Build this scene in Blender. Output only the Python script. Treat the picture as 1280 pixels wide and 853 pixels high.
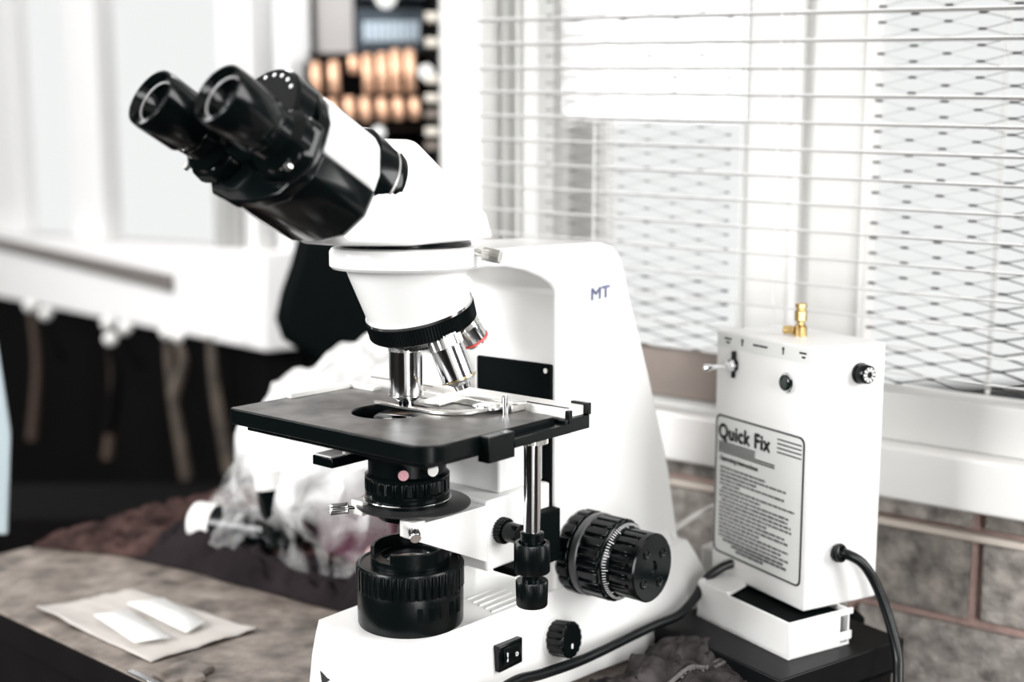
import bpy, bmesh, math, random
from mathutils import Vector, Matrix, noise
random.seed(7)
D = bpy.data; COL = bpy.context.scene.collection; SC = bpy.context.scene
for o in list(D.objects): D.objects.remove(o)
# ---------------------------------------------------------------- camera, world, lights
EYE = 1.16                                   # camera height above the floor; table top is 0.75
cam = D.objects.new('camera', D.cameras.new('camera')); COL.objects.link(cam); SC.camera = cam
cam.location = (0, 0, EYE); cam.rotation_euler = (math.radians(90-8.1), 0, 0)
cam.data.sensor_width = 36; cam.data.lens = 1513/1280*36; cam.data.clip_start = .02
cam.data.dof.use_dof = True; cam.data.dof.focus_distance = .87; cam.data.dof.aperture_fstop = 3.0
SC.view_settings.view_transform = 'Standard'; SC.view_settings.look = 'None'
SC.view_settings.gamma = 1; SC.view_settings.exposure = 0
w = D.worlds.new('world'); SC.world = w; w.use_nodes = True
w.node_tree.nodes['Background'].inputs[0].default_value = (.875, .89, .878, 1)
w.node_tree.nodes['Background'].inputs[1].default_value = 1.07
def area(name, loc, target, sx, sy, power, col=(1, 1, 1)):
    l = D.lights.new(name, 'AREA'); l.shape = 'RECTANGLE'; l.size = sx; l.size_y = sy; l.energy = power; l.color = col
    o = D.objects.new(name, l); COL.objects.link(o); o.location = loc
    o.rotation_euler = (Vector(target)-Vector(loc)).to_track_quat('-Z', 'Y').to_euler(); return o
area('daylight_right', (2.3, .1, 1.9), (0, .9, .95), 1.5, 1.6, 92)
area('daylight_left', (-2.3, -.5, 1.9), (0, .9, 1.0), .9, 1.2, 95)
area('left_sill_fill', (-3.1, .9, 2.3), (-1.9, 3.0, 1.1), 1.2, 1.2, 75)  # added fill light to brighten the left wall and sill, not a window
area('daylight_behind', (.85, -1.8, 1.25), (.0, 1.1, 1.05), .8, 1.9, 64)
area('eyepiece_fill', (-.2, 2.15, 2.25), (-.15, .75, 1.15), .9, .45, 16)  # added light for highlights on the eyepiece tops, no fixture there
# ---------------------------------------------------------------- frames
O3 = Vector((-.0764, .86, 0)); A = math.radians(40.3)
E1 = Vector((math.sin(A), math.cos(A), 0)); E2 = Vector((math.cos(A), -math.sin(A), 0))
def fr(org, a, b):                                    # millimetre frame: (along a, along b, height rel. to eye level)
    a = Vector(a); b = Vector(b)
    return lambda x, y, z: org + a*(x/1000) + b*(y/1000) + Vector((0, 0, EYE + z/1000))
MS = fr(O3, E1, E2)                                   # microscope / table frame
def yawframe(org, deg):                               # a = receding left, b = to the right
    t = math.radians(deg); return fr(Vector((org[0], org[1], 0)), (-math.sin(t), math.cos(t), 0), (math.cos(t), math.sin(t), 0))
QF = yawframe((.2334, .930), 27.6); TR = yawframe((.2166, .905), 30.5); BB = yawframe((.2021, .8675), 34.5)
WN = Vector((.515, .857, 0)).normalized(); WD = Vector((WN.y, -WN.x, 0))
def WALL(s, d, h):                                    # s to the right, d toward the room, h height (courses fall slightly to the right)
    return WN*(1.12-d/1000) + WD*(s/1000) + Vector((0, 0, EYE + (h-.041*s)/1000))
LN = Vector((.777, .63, 0)).normalized(); LD = Vector((LN.y, -LN.x, 0))
def LWALL(s, d, h): return LN*(1.10-d/1000) + LD*(s/1000) + Vector((0, 0, EYE + (h+.019*(s+2900))/1000))
CW = lambda x, y, z: Vector((x/1000, y/1000, EYE + z/1000))     # plain room axes in mm
# ---------------------------------------------------------------- materials
MATS = {}
def mat(name, col, rough=.5, metal=0., var=0., vs=30., bump=0., bs=200., coat=0., trans=0., spec=.5, col2=None, alpha=1., emit=0., det=6):
    m = D.materials.new(name); m.use_nodes = True; nt = m.node_tree; b = nt.nodes['Principled BSDF']
    b.inputs['Base Color'].default_value = (*col, 1); b.inputs['Roughness'].default_value = rough
    b.inputs['Metallic'].default_value = metal; b.inputs['Coat Weight'].default_value = coat
    b.inputs['Specular IOR Level'].default_value = spec; b.inputs['Transmission Weight'].default_value = trans
    b.inputs['Alpha'].default_value = alpha
    if emit: b.inputs['Emission Color'].default_value = (*col, 1); b.inputs['Emission Strength'].default_value = emit
    if var or bump:
        tc = nt.nodes.new('ShaderNodeNewGeometry')
    if var:
        n = nt.nodes.new('ShaderNodeTexNoise'); n.inputs['Scale'].default_value = vs; n.inputs['Detail'].default_value = det
        nt.links.new(tc.outputs['Position'], n.inputs['Vector'])
        r = nt.nodes.new('ShaderNodeValToRGB'); r.color_ramp.elements[0].position = .5-.25; r.color_ramp.elements[1].position = .5+.22
        c2 = col2 or tuple(c*(1-var) for c in col)
        r.color_ramp.elements[0].color = (*c2, 1); r.color_ramp.elements[1].color = (*col, 1)
        nt.links.new(n.outputs['Fac'], r.inputs['Fac']); nt.links.new(r.outputs['Color'], b.inputs['Base Color'])
    if bump:
        n2 = nt.nodes.new('ShaderNodeTexNoise'); n2.inputs['Scale'].default_value = bs; n2.inputs['Detail'].default_value = 5
        nt.links.new(tc.outputs['Position'], n2.inputs['Vector'])
        bp = nt.nodes.new('ShaderNodeBump'); bp.inputs['Strength'].default_value = bump; bp.inputs['Distance'].default_value = .002
        nt.links.new(n2.outputs['Fac'], bp.inputs['Height']); nt.links.new(bp.outputs['Normal'], b.inputs['Normal'])
    MATS[name] = m; return m
ENAM = mat('white_enamel', (.80, .80, .785), .32, coat=.3)
ENAM2 = mat('white_enamel_soft', (.78, .78, .765), .45)
BLK = mat('black_plastic', (.0016, .003, .0032), .16, spec=.24)
BLKM = mat('black_anodised', (.0018, .0032, .0034), .24, spec=.2, bump=.06, bs=2500)
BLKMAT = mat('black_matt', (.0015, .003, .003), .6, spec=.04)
STG = mat('stage_worn_sheen', (.13, .122, .113), .42, var=.85, vs=48, spec=.35, bump=.05, bs=900)  # wear noise; the paler tone also paints in the window's reflection
CHR = mat('chrome', (.88, .89, .90), .12, 1.)
SAT = mat('satin_metal', (.82, .81, .78), .28, 1.)
WSAT = mat('pale_metal', (.80, .79, .76), .45, .35)
BRASS = mat('brass', (.62, .45, .2), .28, 1.)
RED = mat('red_ring', (.75, .09, .08), .4)
PINK = mat('pink_cap', (.62, .3, .34), .4, var=.3, vs=400)
GLASS = mat('dark_lens', (.02, .022, .025), .04, spec=1., coat=1.)
INK = mat('black_ink', (.015, .016, .017), .6)
WINK = mat('white_ink', (.8, .8, .8), .5)
GINK = mat('grey_blue_ink', (.27, .29, .42), .5)
QFW = mat('white_painted_steel', (.80, .80, .785), .4)
LBL = mat('label_silver', (.70, .71, .69), .4)
RUB = mat('rubber_black', (.003, .004, .0045), .3, spec=.3)
WBRD = mat('window_board_white', (.80, .79, .77), .55, var=.06, vs=12)
WBR2 = mat('window_frame_grey', (.66, .66, .64), .6, var=.05, vs=9)
BRN = mat('brown_board', (.23, .19, .165), .6, var=.3, vs=15)
BRICK = mat('grey_brick', (.52, .48, .44), .9, var=.7, vs=70, bump=.9, bs=260, col2=(.13, .115, .105))
BRICK2 = mat('grey_brick_b', (.42, .38, .34), .9, var=.7, vs=55, bump=.9, bs=240, col2=(.08, .075, .07))
MORT = mat('pink_mortar', (.55, .38, .34), .95, var=.4, vs=60, bump=.6, bs=300)
PIPEM = mat('cream_paint', (.62, .55, .48), .6)
DARK = mat('dark_wall', (.0025, .002, .002), .9, spec=.1, var=.6, vs=4)
BROWNW = mat('brown_wall', (.014, .010, .008), .9, spec=.1, var=.5, vs=3)
PLAST = mat('plaster', (.75, .74, .72), .9)
PGREY = mat('plaster_warm', (.58, .55, .54), .9)
FLOORM = mat('floor', (.010, .009, .009), .9, var=.5, vs=6)
WOOD = mat('worn_table_wood', (.30, .255, .22), .5, spec=.35, var=.92, vs=38, bump=.7, bs=90, col2=(.045, .036, .03), det=9)
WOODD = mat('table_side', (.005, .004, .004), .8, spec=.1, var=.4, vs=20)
PAPER = mat('grey_paper', (.50, .47, .44), .85, var=.12, vs=25, bump=.25, bs=60)
CARD = mat('white_card', (.86, .86, .84), .5)
CLOTHA = mat('brown_cloth', (.10, .058, .052), .95, spec=.1, var=.95, vs=38, bump=.6, bs=420, col2=(.006, .0045, .0045))
CLOTHB = mat('mauve_cloth', (.022, .017, .019), .95, spec=.1, var=.6, vs=20, bump=.4, bs=500)
CLOTHC = mat('grey_denim', (.075, .066, .066), .95, spec=.1, var=.85, vs=45, bump=.5, bs=900)
SEAM = mat('denim_seam', (.13, .12, .115), .9, var=.5, vs=300)
COPPER = mat('copper', (1.0, .62, .42), .42, .7, var=.25, vs=18)
NAVY = mat('navy_box', (.035, .05, .065), .5)
DISP = mat('pale_display', (.50, .60, .68), .3)
MAROON = mat('maroon_box', (.085, .025, .045), .5)
PBLUE = mat('pale_blue_plastic', (.36, .43, .46), .6)
GALV = mat('dark_mesh_steel', (.012, .012, .012), .6, .0)
SLAT = mat('blind_slat', (.74, .74, .73), .6)
ORANGE = mat('orange_plastic', (.85, .22, .03), .4)
TAN = mat('tan_leather', (.05, .03, .02), .7)
CREAM = mat('cream_plastic', (.75, .70, .62), .5)
def bag_mat():
    m = D.materials.new('clear_plastic_film'); m.use_nodes = True; nt = m.node_tree; b = nt.nodes['Principled BSDF']
    b.inputs['Base Color'].default_value = (.85, .85, .84, 1); b.inputs['Roughness'].default_value = .25
    tr = nt.nodes.new('ShaderNodeBsdfTransparent'); mx = nt.nodes.new('ShaderNodeMixShader')
    g = nt.nodes.new('ShaderNodeNewGeometry'); n = nt.nodes.new('ShaderNodeTexNoise'); n.inputs['Scale'].default_value = 14; n.inputs['Detail'].default_value = 4
    n.inputs['Distortion'].default_value = 1.5
    sp = nt.nodes.new('ShaderNodeSeparateXYZ'); nt.links.new(g.outputs['Position'], sp.inputs[0])
    mr = nt.nodes.new('ShaderNodeMapRange'); mr.inputs[1].default_value = .80; mr.inputs[2].default_value = .875; mr.inputs[3].default_value = -.42; mr.inputs[4].default_value = .33
    nt.links.new(sp.outputs[2], mr.inputs[0])
    r = nt.nodes.new('ShaderNodeMapRange'); r.inputs[1].default_value = .35; r.inputs[2].default_value = .65; r.inputs[3].default_value = .18; r.inputs[4].default_value = .72
    nt.links.new(g.outputs['Position'], n.inputs['Vector']); nt.links.new(n.outputs['Fac'], r.inputs[0])
    ad = nt.nodes.new('ShaderNodeMath'); ad.operation = 'ADD'; ad.use_clamp = True
    nt.links.new(r.outputs[0], ad.inputs[0]); nt.links.new(mr.outputs[0], ad.inputs[1])
    nt.links.new(ad.outputs[0], mx.inputs[0]); nt.links.new(tr.outputs[0], mx.inputs[1]); nt.links.new(b.outputs[0], mx.inputs[2])
    nt.links.new(mx.outputs[0], nt.nodes['Material Output'].inputs[0]); return m
FILM = bag_mat()
def pane_mat():
    m = D.materials.new('window_glass'); m.use_nodes = True; nt = m.node_tree
    tr = nt.nodes.new('ShaderNodeBsdfTransparent'); gl = nt.nodes.new('ShaderNodeBsdfGlossy'); gl.inputs['Roughness'].default_value = .02
    mx = nt.nodes.new('ShaderNodeMixShader'); mx.inputs[0].default_value = .025
    nt.links.new(tr.outputs[0], mx.inputs[1]); nt.links.new(gl.outputs[0], mx.inputs[2]); nt.links.new(mx.outputs[0], nt.nodes['Material Output'].inputs[0]); return m
PANE = pane_mat()
# ---------------------------------------------------------------- mesh builder
def ortho(d):
    d = d.normalized(); u = d.cross(Vector((0, 0, 1)))
    if u.length < 1e-3: u = Vector((1, 0, 0))
    u.normalize(); return d, u, d.cross(u).normalized()
class MB:
    def __init__(s, F=MS): s.bm = bmesh.new(); s.F = F
    def v(s, x, y, z): return s.bm.verts.new(s.F(x, y, z))
    def face(s, vs):
        try: return s.bm.faces.new(vs)
        except ValueError: return None
    def box(s, x0, x1, y0, y1, z0, z1):
        V = [s.v(x, y, z) for z in (z0, z1) for x, y in ((x0, y0), (x1, y0), (x1, y1), (x0, y1))]
        for f in ((0, 3, 2, 1), (4, 5, 6, 7), (0, 1, 5, 4), (1, 2, 6, 5), (2, 3, 7, 6), (3, 0, 4, 7)): s.face([V[i] for i in f])
        return s
    def loft(s, rings, cap=True, closed=True):
        R = [[s.v(*p) for p in r] for r in rings]; n = len(R[0])
        for a, b in zip(R, R[1:]):
            for i in range(n if closed else n-1): s.face([a[i], a[(i+1) % n], b[(i+1) % n], b[i]])
        if cap: s.face(R[0][::-1]); s.face(R[-1])
        return s
    def prism(s, poly, ax, a, b):                     # poly in the two other axes
        def P(p, t): return {'y': (p[0], t, p[1]), 'x': (t, p[0], p[1]), 'z': (p[0], p[1], t)}[ax]
        return s.loft([[P(p, a) for p in poly], [P(p, b) for p in poly]])
    def lathe(s, o, d, prof, n=48, rf=None, cap=True):  # profile [(t, r)] along d, frame millimetres
        o = Vector(o); d, u, w_ = ortho(Vector(d)); rings = []
        for t, r in prof:
            ring = []
            for i in range(n):
                a = 2*math.pi*i/n; rr = r*(rf(i, t) if rf else 1); ring.append(tuple(o+d*t+(u*math.cos(a)+w_*math.sin(a))*rr))
            rings.append(ring)
        return s.loft(rings, cap)
    def gear(s, o, d, t0, t1, ri, ro, teeth, duty=.5, sub=2):
        n = teeth*2*sub
        def rf(i, t): return 1 if (i % (2*sub)) < duty*2*sub else ri/ro
        return s.lathe(o, d, [(t0, ro), (t1, ro)], n, rf)
    def cyl(s, a, b, r0, r1=None, n=24):
        a = Vector(a); b = Vector(b); return s.lathe(a, b-a, [(0, r0), ((b-a).length, r1 if r1 is not None else r0)], n)
    def tube(s, pts, r, n=10, smooth=6):
        P = [Vector(p) for p in pts]; Q = []
        for i in range(len(P)-1):
            p0 = P[max(i-1, 0)]; p1 = P[i]; p2 = P[i+1]; p3 = P[min(i+2, len(P)-1)]
            for k in range(smooth):
                t = k/smooth; Q.append(.5*((2*p1)+(p2-p0)*t+(2*p0-5*p1+4*p2-p3)*t*t+(3*p1-p0-3*p2+p3)*t**3))
        Q.append(P[-1]); rings = []; u = None
        for i, q in enumerate(Q):
            d = (Q[min(i+1, len(Q)-1)]-Q[max(i-1, 0)]).normalized()
            if u is None: _, u, _ = ortho(d)
            u = (u-d*u.dot(d)).normalized(); w_ = d.cross(u)
            rr = r(i/(len(Q)-1)) if callable(r) else r
            rings.append([tuple(q+(u*math.cos(2*math.pi*k/n)+w_*math.sin(2*math.pi*k/n))*rr) for k in range(n)])
        return s.loft(rings)
    def hull(s, pts):
        V = [s.v(*p) for p in pts]; bmesh.ops.convex_hull(s.bm, input=V)
        loose = [v for v in s.bm.verts if not v.link_faces]; bmesh.ops.delete(s.bm, geom=loose, context='VERTS'); return s
    def grid(s, nu, nv, f):
        V = [[s.v(*f(i/nu, j/nv)) for j in range(nv+1)] for i in range(nu+1)]
        for i in range(nu):
            for j in range(nv): s.face([V[i][j], V[i+1][j], V[i+1][j+1], V[i][j+1]])
        return s
    def torus(s, o, d, R, r, n=40, m=10, a0=0, a1=2*math.pi):
        o = Vector(o); d, u, w_ = ortho(Vector(d)); full = abs(a1-a0-2*math.pi) < 1e-6; rings = []
        for i in range(n+1):
            a = a0+(a1-a0)*i/n; c = u*math.cos(a)+w_*math.sin(a)
            rings.append([tuple(o+c*(R+r*math.cos(2*math.pi*k/m))+d*r*math.sin(2*math.pi*k/m)) for k in range(m)])
        return s.loft(rings, not full)
    def build(s, name, m, parent=None, bevel=0, ang=40, seg=2, sub=0, label=None, solid=0, base=None):
        bm = s.bm; bmesh.ops.remove_doubles(bm, verts=bm.verts, dist=1e-6) if sub else None
        bmesh.ops.recalc_face_normals(bm, faces=bm.faces)
        if base is None and parent is None:
            c = [v.co for v in bm.verts]; lo = [min(p[i] for p in c) for i in range(3)]; hi = [max(p[i] for p in c) for i in range(3)]
            base = Vector(((lo[0]+hi[0])/2, (lo[1]+hi[1])/2, lo[2]))
        off = base if parent is None else Vector(parent['_w'])
        bmesh.ops.translate(bm, verts=bm.verts, vec=-off)
        me = D.meshes.new(name); bm.to_mesh(me); bm.free()
        for p in me.polygons: p.use_smooth = True
        me.set_sharp_from_angle(angle=math.radians(ang)); me.materials.append(m)
        o = D.objects.new(name, me); COL.objects.link(o)
        if parent is None: o.location = base
        else: o.parent = parent
        o['_w'] = tuple(off)
        if bevel:
            b = o.modifiers.new('bevel', 'BEVEL'); b.width = bevel/1000; b.segments = seg; b.limit_method = 'ANGLE'; b.angle_limit = math.radians(35)
        if solid: q = o.modifiers.new('solid', 'SOLIDIFY'); q.thickness = solid/1000; q.offset = 0
        if sub: q = o.modifiers.new('sub', 'SUBSURF'); q.levels = sub; q.render_levels = sub
        if label: o['label'] = label
        return o
def thing(name, loc, label, cat, group=None):
    o = D.objects.new(name, None); COL.objects.link(o); o.location = loc; o.empty_display_size = .02; o['_w'] = tuple(loc)
    return tag(o, label, cat, group)
def tag(o, label, cat, group=None):
    o['label'] = label; o['category'] = cat
    if group: o['group'] = group
    return o
def struct(o): o['kind'] = 'structure'; return o
def copyto(o, delta, parent=None):
    c = o.copy(); COL.objects.link(c); c.location = o.location+delta
    if parent: c.parent = parent
    return c
def text(body, size, fn, name, m, parent, bold=0., depth=0., spacing=1.0, sx=1.0):
    cu = D.curves.new('t', 'FONT'); cu.body = body; cu.size = size; cu.space_character = spacing
    ob = D.objects.new('t', cu); COL.objects.link(ob); dg = bpy.context.evaluated_depsgraph_get(); dg.update()
    me = D.meshes.new_from_object(ob.evaluated_get(dg)); D.objects.remove(ob); D.curves.remove(cu)
    off = Vector(parent['_w'])
    vs = [v.co.copy() for v in me.vertices]; fs = [tuple(p.vertices) for p in me.polygons]; V = []; Fc = []
    for dx, dy in (((0, 0),) if not bold else ((-bold, 0), (bold, 0), (0, bold), (0, -bold), (0, 0))):
        n0 = len(V); V += [tuple(fn(c.x*sx+dx, c.y+dy)-off) for c in vs]; Fc += [tuple(i+n0 for i in f) for f in fs]
    me = D.meshes.new(name); me.from_pydata(V, [], Fc); me.materials.append(m)
    o = D.objects.new(name, me); COL.objects.link(o); o.parent = parent; o['_w'] = tuple(off); return o
def fbm(x, y, z=0., o=4):
    return noise.fractal(Vector((x, y, z)), 1.0, 2.0, o)

# ================================================================ SETTING
TOPZ = -410
fl = MB(CW).box(-6500, 4000, -2200, 6500, -1180, -1160).build('floor', FLOORM); struct(fl)
struct(MB(CW).box(-6500, 4000, -2200, 6500, 1500, 1520).build('ceiling', PGREY))
struct(MB(CW).box(-6500, 4000, -2220, -2200, -1160, 1500).build('wall_back', BROWNW))
struct(MB(CW).box(3100, 3120, -2200, 2400, -1160, 1500).build('wall_far_right', BROWNW)); struct(MB(CW).box(-3620, -3600, -2200, 5000, -1160, 1500).build('wall_far_left', BROWNW))
struct(MB(CW).box(-300, 1250, -1900, -1860, -1160, -60).build('reflector_panel_1', PLAST))  # added white panel behind the camera, only to reflect in the chrome objective
# ---- window wall (right): backing, bricks, sill, window
wr = struct(MB(WALL).box(-770, 900, -120, -14, -1180, -232).build('wall_right', MORT))
bw, bh, pitch, course = 215, 76, 225, 84.5
def brickmesh(s0, s1, h0, h1, m):
    jit = [random.uniform(-1.5, 1.5) for _ in range(8)]
    b = MB(WALL); b.box(s0, s1, -20, -5+jit[0]*1.6, h0, h1); return b.build('brick', m, wr, bevel=2.5)
row = 0; h1 = -337
struct_b = []
rows = [(-307+2, -331)] + [(-341-course*i, -341-course*i-bh) for i in range(7)]
protos = {}
for ri, (ht, hb) in enumerate(rows):
    off = -190 if ri < 2 else (-300 if ri % 2 == 0 else -190)
    s = off-pitch*3
    while s < 700:
        a, b = max(s+10, -770), min(s+pitch, 700)
        if b-a > 30: brickmesh(a, b, hb, ht, BRICK if (ri+int(s/pitch)) % 2 else BRICK2)
        s += pitch
cond = MB(WALL).box(-770, 700, -6, 6, -340, -333).build('trim_1', PIPEM, bevel=2); struct(cond)
sill = struct(MB(WALL).box(-770, 900, -30, 34, -306, -258).build('trim_2', WBRD, bevel=3))
struct(MB(WALL).box(-770, 900, -40, 8, -258, -213).build('trim_3', WBR2, bevel=2))
struct(MB(WALL).box(-770, 900, -60, -40, 1000, 1090).build('trim_4', WBRD))
col = struct(MB(WALL).box(-758, -708, -40, 6, -1160, 1500).build('wall_pillar', PLAST))
struct(MB(WALL).box(-770, 900, -120, -14, 1090, 1600).build('wall_upper', PLAST))
brd = MB(WALL).box(-620, -415, 8, 30, -243, -197).build('window_board', BRN, bevel=2)
tag(brd, 'short brown board resting on the white sill behind the microscope arm', 'board')
win = MB(WALL)
for a, b, d0, d1 in ((-708, -698, -62, -30), (-679, -657, -62, -30), (-424, -374, -62, -30), (-368, -312, -66, -40), (-191, -187, -44, -40), (260, 300, -62, -30)):
    win.box(a, b, d0, d1, -213, 1000)
wi = struct(win.build('window_1', WBR2, bevel=1))
MB(WALL).box(-374, -368, -62, -24, -213, 1000).build('frame_strip', WBRD, wi)
struct(MB(WALL).box(-310, -302, -62, -34, -213, 1000).build('trim_5', WBRD))
for a, b in ((-698, -679), (-657, -424), (-302, 260)):
    MB(WALL).box(a, b, -58, -56, -213, 1000).build('pane', PANE, wi)
struct(MB(WALL).box(-760, -614, -130, -110, -213, 1100).build('trim_6', WBR2))
# expanded steel security mesh (diamonds 58 x 14)
def meshpanel(s0, s1, name, lab):
    k = MB(WALL); st = MB(WALL); d = -24
    n0 = int((s0+178)//29)-1; n1 = int((s1+178)//29)+1
    for j in range(-43, 40):
        h = 92+7*j
        if h < -210 or h > 372: continue
        for i in range(n0, n1+1):
            if (i+j) % 2: continue
            s = -178+29*i
            if s < s0-1 or s > s1+1: continue
            kw = (3.3 if s > -310 or h < -125 else 2.3); kh = (1.1 if s > -310 or h < -125 else .75); k.box(max(s-kw, s0), min(s+kw, s1), d-1, d+1.6, h-kh, h+kh)
            w = .10+.42*max(0, min(1, (s+225)/45)) + .32*max(0, min(1, (-110-h)/60))  # glare put into the shape: bonds and strands thinner where the window blows out
            for dx, dh in ((29, 7), (29, -7)):
                e = s+dx
                if e > s1+1 or h+dh < -210: continue
                P = [(s+3, h+dh*.08), (e-3, h+dh*.92)]
                V = [st.v(x, dd, y+o) for dd in (d-.5, d+.5) for (x, y), o in ((P[0], -w), (P[1], -w), (P[1], w), (P[0], w))]
                for f in ((0, 3, 2, 1), (4, 5, 6, 7), (0, 1, 5, 4), (2, 3, 7, 6)): st.face([V[q] for q in f])
    base = WALL((s0+s1)/2, -24, -212)
    r = thing(name, base, lab, 'grille', 'steel mesh guards on the window')
    o = k.build('mesh_bond', GALV, r); o['kind'] = 'stuff'
    o = st.build('mesh_strand', GALV, r); o['kind'] = 'stuff'
    for e in (s0, s1): MB(WALL).box(e-.8, e+.8, -26, -22, -213, 378).build('edge_wire', WBR2, r)
meshpanel(-698, -680, 'window_grille', 'narrow strip of diamond steel mesh beside the white wall pillar')
meshpanel(-656, -425, 'window_grille', 'diamond steel mesh on the window directly above the microscope arm')
meshpanel(-302, 259, 'window_grille', 'black diamond steel mesh on the right hand window above the test box')
# venetian blind: thin slats in front of the mesh
bl = thing('venetian_blind', WALL(-200, 30, -190), 'thin white open slats of the blind hanging across the right window', 'blind')
sl = MB(WALL); sl.loft([[(s_, 24, -.8), (s_, 33, 1.2), (s_, 33, 2.2), (s_, 24, .6)] for s_ in (-700, 280)])
proto = sl.build('slat', SLAT, bl)
for i in range(-8, 15):
    z = (2+24.3*i)/1000
    if i == -8: proto.location = (0, 0, z)
    else: copyto(proto, Vector((0, 0, (24.3*(i+8))/1000)), bl)
for s_ in (-560, -371, 120): MB(WALL).box(s_, s_+1.2, 29, 30, -193, 345).build('ladder_cord', SLAT, bl)
# ---- left wall with window
struct(MB(LWALL).box(-5200, -2005, -60, -10, -1500, -352).build('wall_left', DARK))
struct(MB(LWALL).box(-5200, -2005, -60, 60, -352, -168).build('trim_7', mat('left_sill_white', (.92, .91, .9), .6), bevel=4))
WLEFT = mat('left_window_white', (.88, .88, .87), .6)
lw = MB(LWALL)
for a, b in ((-3900, -3600), (-3160, -2955), (-2290, -2150), (-2050, -2005)): lw.box(a, b, -50, 0, -168, 1200)
lw = struct(lw.build('window_2', WLEFT, bevel=3))
for a, b in ((-3600, -3160), (-2955, -2290), (-2150, -2050)): MB(LWALL).box(a, b, -32, -28, -168, 1200).build('pane', PANE, lw)
ob = MB(LWALL).loft([[(-3900, 62, -196), (-3900, 80, -196), (-3900, 80, -168), (-3900, 62, -168)], [(-2400, 62, -262), (-2400, 80, -262), (-2400, 80, -228), (-2400, 62, -228)]]).build('window_stay', mat('grey_bar', (.17, .155, .145), .6), bevel=2)
tag(ob, 'long grey metal bar lying along the front of the left window sill', 'bar')
ob = MB(LWALL).box(-2215, -2180, 20, 55, -168, 80).build('window_post', mat('grey_post', (.42, .42, .41), .5), bevel=2)
struct(ob); ob.name = 'trim_8'
# recess wall behind the rack
struct(MB(CW).box(-432, -135, 2450, 2500, -1160, 1500).build('wall_recess', BROWNW))

# ================================================================ TABLE
tb = thing('work_table', MS(120, -190, -1160), 'worn wooden work table under the microscope', 'table')
def tf(u, v):
    return (-90+430*u, -620+875*v, TOPZ)
MB().box(-90, 335, -620, 232, TOPZ-28, TOPZ).build('tabletop', WOOD, tb, bevel=3)
MB().box(-78, 320, -605, 235, TOPZ-110, TOPZ-28).build('apron', WOODD, tb, bevel=2)
MB().box(-91.5, -89.5, -620, 232, TOPZ-27, TOPZ-1.5).build('front_edge', WOODD, tb, bevel=.4); MB().box(-90, 335, 231.5, 233, TOPZ-27, TOPZ-1).build('end_edge', WOODD, tb, bevel=.4)
for x, y in ((-70, -595), (285, -595), (-70, 195), (285, 195)):
    MB().box(x, x+40, y, y+40, -1160, TOPZ-110).build('leg', WOODD, tb, bevel=2)

# ================================================================ MICROSCOPE
mi = thing('microscope', MS(100, 0, TOPZ), 'white and black binocular laboratory microscope standing on the wooden table', 'microscope')
def outline(t):                                       # t 0 at ledge, 1 at bottom
    def L(a, b): return a+(b-a)*t
    R = [(300, L(52, 86)), (262, L(49, 79)), (200, L(46, 66)), (160, L(45, 59)), (110, L(43.5, 53)), (60, L(42.5, 50)), (10, L(40, 46)), (L(-8, -6), L(38.5, 44)), (L(-20, -22), L(37, 42)), (L(-29, -36), L(35.6, 37.5))]
    Fp = [(L(-34, -46), L(32, 31)), (L(-38.5, -53), L(24, 23)), (L(-44, -58.5), L(12, 12)), (L(-47.5, -63), L(-5, -5)), (L(-48.5, -63), L(-24, -26)), (L(-46.5, -57), L(-42, -44)), (L(-44, -51), L(-50, -56))]
    Lf = [(-20, L(-50.5, -58)), (60, L(-51, -58)), (160, L(-51, -58)), (300, L(-51, -58))]
    return R+Fp+Lf
b = MB(); lv = [(-331, 0), (-333, .06), (-342, .3), (-358, .62), (-378, .86), (-404, 1.), (-407, .97)]
b.loft([[(x, y, z) for x, y in outline(t)] for z, t in lv]); base = b.build('base', ENAM, mi, ang=60)
b = MB()
for x, y in ((-30, 28), (-30, -40), (260, 50), (260, -40)): MB().cyl((x, y, -410), (x, y, -403), 8).build('rubber_foot', RUB, mi)
b = MB()
for i in range(5): MB().box(58-i*2, 96-i*2, 4+i*8, 6.2+i*8, -331.2, -330).build('ledge_rib', WSAT, base, bevel=.4)
# arm
arc = [(-6, -71), (40, -70), (62, -71), (84, -75), (102, -81), (114, -87), (120, -93)]
prof = [(120, -332), (120, -200)]
armp = [(300, -372), (302, -333), (283, -262), (250, -175), (219, -104), (212, -84), (205, -70), (195, -62), (180, -58), (120, -57), (-6, -57)]+arc+[(120, -200), (120, -336)]
b = MB().prism(armp, 'y', -43, 43); arm = b.build('arm', ENAM, mi, bevel=3.0, seg=3)
# flared foot of the arm
MB().hull([(120, -43, -331), (300, -43, -372), (300, 46, -372), (120, 43.5, -331), (190, 43.5, -322), (285, 43.5, -318), (285, -43, -318), (190, -43, -322), (305, 60, -376), (230, 58, -376)]).build('arm_foot', ENAM, mi, bevel=3)
plate = MB().box(116.5, 120.5, -37, 40.5, -300, -150).build('slide_plate', BLKMAT, mi, bevel=1.5)
MB().cyl((115.6, 36, -155), (117.5, 36, -155), 2).build('screw', SAT, plate)
text('MT', 13, lambda x, y: MS(163.5+x, 43.4, -103.5+y+x*.05), 'lettering', GINK, arm, bold=.7, sx=1.45)
# condenser carrier
ca = MB().box(42, 117, -26, 40, -297, -243).build('condenser_bracket', ENAM2, mi, bevel=2)
MB().box(64, 117, -36, 33, -243, -188).build('stage_bracket', ENAM2, mi, bevel=2)
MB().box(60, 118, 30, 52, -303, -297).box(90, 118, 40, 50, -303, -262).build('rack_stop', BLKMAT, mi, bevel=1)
MB().cyl((41, 11, -279), (43, 11, -279), 1.6).build('screw', BLK, ca)
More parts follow.
